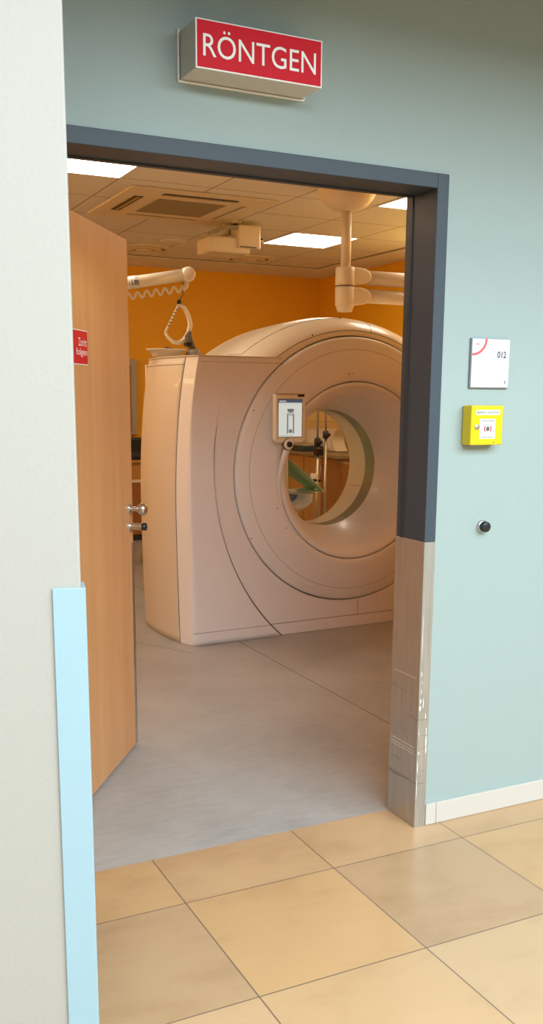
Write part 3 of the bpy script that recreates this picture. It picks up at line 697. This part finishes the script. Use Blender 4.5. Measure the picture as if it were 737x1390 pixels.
t = thing('equipment_case', 'dark teal equipment case lying on the worktop beyond the stands', 'case', (3.60, 6.45, .903))
m = mb(TEAL); m.box(.01, .26, .15, .85, 0, .05, .008); m.build('base_shell', t)
m = mb(PANEL_GREY); m.box(.01, .26, .15, .85, .053, .075, .008); m.build('lid', t)
m = mb(BLACK); m.box(-.01, .01, .40, .60, .02, .035, .003); m.build('handle', t)

# ================================================================ back wall, left sliver
t = thing('wall_panel', 'tall narrow grey-beige panel on the orange back wall left of the scanner', 'panel', (1.55, RY1, .92))
m = mb(PANEL_GREY); m.box(-.25, .46, -.06, -.002, .15, .93, .004); m.build('board', t)
m = mb(CAB_WOOD2); m.box(-.20, .395, -.066, -.059, .18, .86, .002); m.build('dark_inset', t)
t = thing('sideboard', 'low wooden sideboard against the back wall left of the scanner', 'sideboard', (1.50, 6.90, 0))
m = mb(CAB_WOOD); m.box(-.4, .62, .02, .44, .06, .80, .003); m.use(GREY_DARK).box(-.38, .60, .04, .44, 0, .06); m.build('body', t)
m = mb(CAB_WOOD); m.box(-.41, .63, -.01, .44, .80, .83, .003); m.build('top', t); m = mb(BEIGE); m.box(-.39, .61, -.002, .02, .60, .63, .002); m.build('shelf_edge', t)
for k in range(2):
    m = mb(CAB_WOOD2); m.box(-.385+k*.50, .105+k*.50, 0, .019, .07, .595, .002); dr = m.build('cabinet_door', t); m = mb(STEEL); m.tube([(.06+k*-.30+.0, -.002, .45), (.06+k*-.30, -.022, .46), (.06+k*-.30, -.022, .53), (.06+k*-.30, -.002, .54)], .004, 8); 
    o = m.build('handle', dr)
t = thing('label_printer', 'small black device on the sideboard behind the open door', 'device', (1.86, 7.05, .831))
m = mb(BLACK); m.box(-.16, .14, -.10, .14, 0, .22, .015, 3); m.build('body', t); m = mb(GREY_DARK); m.box(-.13, .11, -.104, -.098, .03, .08, .003); m.build('paper_slot', t)

# ================================================================ CEILING THINGS
def light_panel(x, y, label):
    t = thing('ceiling_light', label, 'ceiling light', (x, y, RH), 0, 'square ceiling light panels')
    m = mb(CEIL_PLAIN); h = .3125
    for q in ((-h, h, -h, -h+.012), (-h, h, h-.012, h), (-h, -h+.012, -h+.012, h-.012), (h-.012, h, -h+.012, h-.012)): m.box(q[0], q[1], q[2], q[3], -.006, -.001)
    m.build('frame', t)
    m = mb(LAMP); m.quad((-h+.012, -h+.012, -.004), (-h+.012, h-.012, -.004), (h-.012, h-.012, -.004), (h-.012, -h+.012, -.004)); m.build('diffuser', t, recalc=False)
    return t
for x, y, lb in ((.3675, 3.2525, 'bright square ceiling light above the open door, leftmost'), (2.8675, 5.1275, 'bright square ceiling light beyond the pendant pole, in the middle'), (2.8675, 3.2525, 'bright square ceiling light at the right jamb, right of the pendant'),
                 (-2.1325, 3.2525, 'added square ceiling light far left, unseen behind the white wall'), (-.8825, 3.2525, 'added square ceiling light left of the open door, unseen behind the white wall'), (-.8825, 5.1275, 'added square ceiling light deep in the room, unseen behind the white wall'), (-.8825, 1.3775, 'added square ceiling light behind the open door leaf, unseen behind the white wall')):  # last four panels are unseen, added to brighten walls and scanner
    light_panel(x, y, lb)
# unseen wall uplights added on the right and left walls to brighten the ceiling
UPL = emis('added_uplight_diffuser', UP_COL, UP_EMIT)
def uplight(x, y, rz, ln, label):
    t = thing('added_wall_uplight', label, 'added wall light', (x, y, 2.32), rz, 'added wall uplights')
    m = mb(WHITE); m.prism([(0, 0), (-.0, -.10), (.05, -.10), (.13, -.03), (.13, -.02), (.01, .06)], -ln/2, ln/2, 'X'); m.build('housing', t)
    m = mb(UPL); a_, b_ = (.022, .058), (.128, -.012); m.quad((-ln/2+.02, a_[0], a_[1]), (ln/2-.02, a_[0], a_[1]), (ln/2-.02, b_[0], b_[1]), (-ln/2+.02, b_[0], b_[1])); m.build('diffuser', t, recalc=False)
uplight(RX1-.001, 3.2, PI/2, 2.8, 'added long white uplight, out of view on the right wall of the scanner room'); uplight(RX0+.001, 4.6, -PI/2, 4.2, 'added long white uplight, out of view on the left wall of the scanner room')
# air conditioning cassette
t = thing('air_conditioner', 'square beige air conditioning cassette with dark slots in the ceiling', 'air conditioner', (1.335, 4.245, RH))
m = mb(BEIGE); m.box(-.53, .53, -.53, .53, -.0135, -.0005, .004, 1); m.build('fascia', t)
m = mb(GRILLE); m.box(-.25, .25, -.25, .25, -.018, -.013, .002); m.build('return_grille', t)
for k in range(4):
    m = mb(BLACK if k in (0, 3) else BEIGE_GREY); m.box(-.27, .27, -.43 if k in (0, 3) else -.40, -.365, -.0165, -.013); ou = m.build('outlet_slot', t); ou.rotation_euler = (0, 0, PI/2*k)
    m = mb(ALU if k in (0, 3) else BEIGE); m.box(-.26, .26, -.405, -.385, -.020, -.016, .001); m.build('louvre', ou)
# diffusers
def diff(x, y, r, label):
    t = thing('ceiling_vent', label, 'vent', (x, y, RH), 0, 'round ceiling air vents')
    m = mb(BEIGE); m.lathe([(0, -.022), (r*.30, -.022), (r*.34, -.012), (r*.34, -.001)], (0, 0, 0), 'Z', 36); m.lathe([(r*.48, -.003), (r*.50, -.022), (r*.66, -.016), (r*.68, -.003)], (0, 0, 0), 'Z', 36); m.lathe([(r*.84, -.003), (r*.86, -.018), (r, -.008), (r*1.02, -.001)], (0, 0, 0), 'Z', 36); m.build('rings', t)
    m = mb(SEAM); m.lathe([(0, -.003), (r*.95, -.003)], (0, 0, 0), 'Z', 36); m.build('duct', t)
diff(2.87, 6.38, .24, 'round ceiling vent below the ceiling camera, near the back wall'); diff(1.75, 6.25, .24, 'round ceiling vent beside the top corner of the open door')
o = MB().use(CEIL_PLAIN).lathe([(0, -.010), (.10, -.010), (.12, -.004), (.122, -.001)], (1.84, 5.72, RH), 'Z', 28).build('smoke_detector_plate'); tag(o, 'small flat round cover on the ceiling above the trapeze arm', 'cover')
# ceiling camera / projector
t = thing('ceiling_projector', 'beige boxy device on a short mount under the ceiling', 'projector', (1.90, 4.66, RH))
m = mb(BEIGE); m.lathe([(0, -.018), (.09, -.018), (.12, -.008), (.125, -.0005)], (-.03, 0, 0), 'Z', 32); m.tube([(-.03, 0, -.01), (-.03, 0, -.10)], .03, 16); m.build('mount', t)
m = mb(BEIGE); m.box(-.21, .13, -.12, .16, -.245, -.125, .018, 3); m.build('lower_body', t)
m = mb(BEIGE); m.prism([(.02, -.14), (.20, -.14), (.225, -.10), (.23, 0), (.225, .10), (.20, .13), (.02, .13), (.0, 0)], -.205, -.035, 'Z', .008)
m.use(SEAM).box(.03, .17, -.146, -.139, -.200, -.192); m.build('housing', t)
for k in range(3):
    m = mb(BEIGE); m.box(.195+.012*k, .201+.012*k, -.135+.03*k, .12-.03*k, -.20, -.04, .002); m.build('cooling_rib', t)
m = mb(BEIGE_GREY); m.prism([(-.235, -.135), (-.235, -.108), (-.08, -.045), (.01, -.045), (.015, -.07), (-.06, -.075)], -.15, -.115, 'Y', .003); m.build('bracket_arm', t)
m = mb(BLACK); m.tube([(.0, -.05, -.05), (.02, -.05, -.025), (.07, -.05, -.022), (.10, -.05, -.04)], .005, 8); m.build('cable', t)
m = mb(BLACK); m.box(.245, .262, -.02, .0, -.112, -.100); m.box(.27, .287, -.02, .0, -.112, -.100); m.use(BEIGE).box(.222, .30, 0, .02, -.13, -.09, .003); m.build('connector', t)

# pendant with two arms
t = thing('ceiling_pendant', 'cream ceiling pendant with vertical pole and two stacked swivel arms', 'pendant', (2.10, 3.20, RH))
m = mb(BEIGE); m.lathe([(0, -.140), (.05, -.138), (.10, -.122), (.15, -.09), (.18, -.05), (.195, -.015), (.195, -.0005)], (0, 0, 0), 'Z', 48); m.build('canopy', t)
m = mb(BEIGE); m.tube([(0, 0, -.13), (0, 0, -.50)], .034, 24); m.build('pole', t)
def joint(zt, zb, taper):
    m = mb(BEIGE); h = zt-zb; pts = []
    N_ = 14
    t_ = bmesh.new(); rings = []
    prof = [(.0, 0.0, .050), (.02, .0, .062), (.1*h+.0, 0, .066), (.5*h, 0, .066), (.9*h, 0, .066), (h-.004, 0, .060), (h, 0, .052)]
    m.lathe([(0, zb), (.060, zb), (.066, zb+.006), (.066, zt-.006), (.060, zt), (0, zt)], (0, 0, 0), 'Z', 32)
    # shoulder running out to the arm, rounded in elevation
    P = []
    for k in range(13):
        a = PI/2-PI*k/12; P.append((.09+.085*math.cos(a), (zt+zb)/2+.004+(h/2-.006)*math.sin(a)))
    P = [(0, zt-.003)]+P+[(0, zb+.003)]
    m.prism(P, -.055, .055, 'Y', .010); return m
joint(-.487, -.606, 0).build('upper_joint', t); joint(-.612, -.735, 0).build('lower_joint', t)
m = mb(BEIGE); m.lathe([(.060, -.735), (.050, -.768), (.046, -.772), (0, -.772)], (0, 0, 0), 'Z', 28); m.build('lower_cap', t)
m = mb(BEIGE); m.tube([(.17, 0, -.545), (1.15, 0, -.545)], .048, 24); m.box(1.08, 1.22, -.06, .06, -.61, -.485, .02, 3); m.build('upper_arm', t)
m = mb(BEIGE); m.tube([(.165, 0, -.663), (.95, 0, -.663)], .046, 24); m.box(.90, 1.04, -.06, .06, -.73, -.60, .02, 3); m.build('lower_arm', t)
m = mb(SEAM); m.lathe([(.0655, -.606), (.0655, -.612)], (0, 0, 0), 'Z', 28); m.build('joint_gap', t)

# lifting arm behind the door, with coiled cable
t = thing('support_arm', 'cream tubular overhead arm with wavy cable, reaching from behind the door', 'arm', (.16, 3.20, 0))
ex, ez, sx_, sz_ = .82, 2.200, 0, 2.045
m = mb(SHELL_LIGHT); m.tube([(0, 0, sz_), (ex-.02, 0, ez-.002)], .036, 20); m.lathe([(0, -.04), (.036, -.04), (.044, -.03), (.044, .03), (.036, .04), (0, .04)], (ex-.005, 0, ez), 'Y', 24); m.build('arm_tube', t)
m = mb(WHITE); m.tube([(.44, 0, sz_+(ez-sz_)*.44/.80), (.49, 0, sz_+(ez-sz_)*.49/.80)], .0372, 20); 
text_into(m, 'L90', .446, 2.117, .045, .030, -.038, INK, bold=.03); m.build('marking_sleeve', t)
m = mb(SHELL_LIGHT); pts = []
for k in range(161):
    q = k/160; x = ex-.035-.80*q*.95; b0 = ez-.085-(ez-sz_)*q*.9; pts.append((x, -.005, b0+.018*math.cos(q*2*PI*13)))
m.tube(pts, .0075, 8); m.build('wavy_cable', t)
m = mb(SHELL_LIGHT); m.tube([(ex-.01, 0, ez-.035), (ex-.012, 0, ez-.075), (ex-.035, -.005, ez-.095)], [.014, .012, .009], 12); m.build('end_hook', t)
m = mb(BEIGE); m.tube([(0, 0, .03), (0, 0, sz_+.02)], .03, 20); m.build('column', t)
m = mb(BEIGE_GREY); m.box(-.28, .28, -.28, .28, 0, .05, .015, 2); m.build('base', t)
# trapeze handle hanging under the arm
t = thing('trapeze_handle', 'cream triangular grab handle hanging from the overhead arm', 'handle', (.92, 3.20, 2.035))
def ribbon(M, pts, wx, wy): M.tube(pts, wx, 12)
m = mb(SHELL_LIGHT); curve = [(0, .0, -.012), (.035, 0, -.035), (.062, 0, -.085), (.072, 0, -.135), (.06, 0, -.185), (.03, 0, -.225), (-.005, 0, -.245), (-.04, 0, -.242), (-.075, 0, -.215), (-.092, 0, -.19)]
m.tube(curve, [.010, .013, .014, .015, .016, .014, .012, .011, .010, .009], 12)
m.tube([(-.092, 0, -.19), (-.088, 0, -.172), (-.04, 0, -.085), (0, 0, -.012)], [.009, .007, .007, .008], 12); m.build('grip', t)
m = mb(SEAM)
for k in range(6): q = .2+.12*k; m.lathe([(.0085, -.003), (.0085, .003)], (-.09*q, 0, -.012-.165*q), 'Z', 10)
m.build('grip_marks', t)
m = mb(BLACK); m.lathe([(0, -.016), (.011, -.012), (.016, 0), (.011, .012), (0, .016)], (0, 0, 0), 'Z', 18); m.build('ball', t)
m = mb(GREY_STRAP); m.tube([(0, 0, .01), (.028, 0, .045), (.02, 0, .085), (.028, 0, .122)], .003, 8); m.build('cord', t)
# grey clamp and tray standing on the cabinet top
CT = ZT+.006
t = thing('strap_clamp', 'grey clamp with webbing strap standing on the scanner cabinet', 'clamp', (1.0, 3.17, CT))
m = mb(BEIGE_GREY); m.lathe([(.052, 0), (.050, .03), (.038, .052), (.015, .062), (0, .063)], (0, 0, 0), 'Z', 28); m.disc((0, 0, 0), .052, 'Z'); m.build('foot', t)
m = mb(GREY_STRAP); m.tube([(0, 0, .05), (-.02, 0, .09), (-.035, 0, .135), (-.02, 0, .165)], [.02, .022, .022, .010], 12); m.box(-.05, -.01, -.02, .02, .07, .10, .004); m.build('strap', t)
m = mb(BLACK); m.box(-.055, -.02, -.024, .024, .075, .098, .003); m.build('buckle', t)
t = thing('tray', 'shallow cream dish on top of the scanner cabinet', 'tray', (.822, 3.17, CT))
m = mb(SHELL_LIGHT); pr = [(0, .004), (.07, .004), (.085, .02), (.10, .048), (.125, .052), (.125, .047), (.105, .043), (.09, .012), (.075, 0), (0, 0)]
m.lathe(pr, (0, 0, 0), 'Z', 36); m.build('dish', t)
m = mb(GREY_DARK); m.tube([(-.03, 0, .05), (.0, 0, .062), (.04, .01, .058), (.09, .01, .052)], .004, 8); m.build('lead', t)
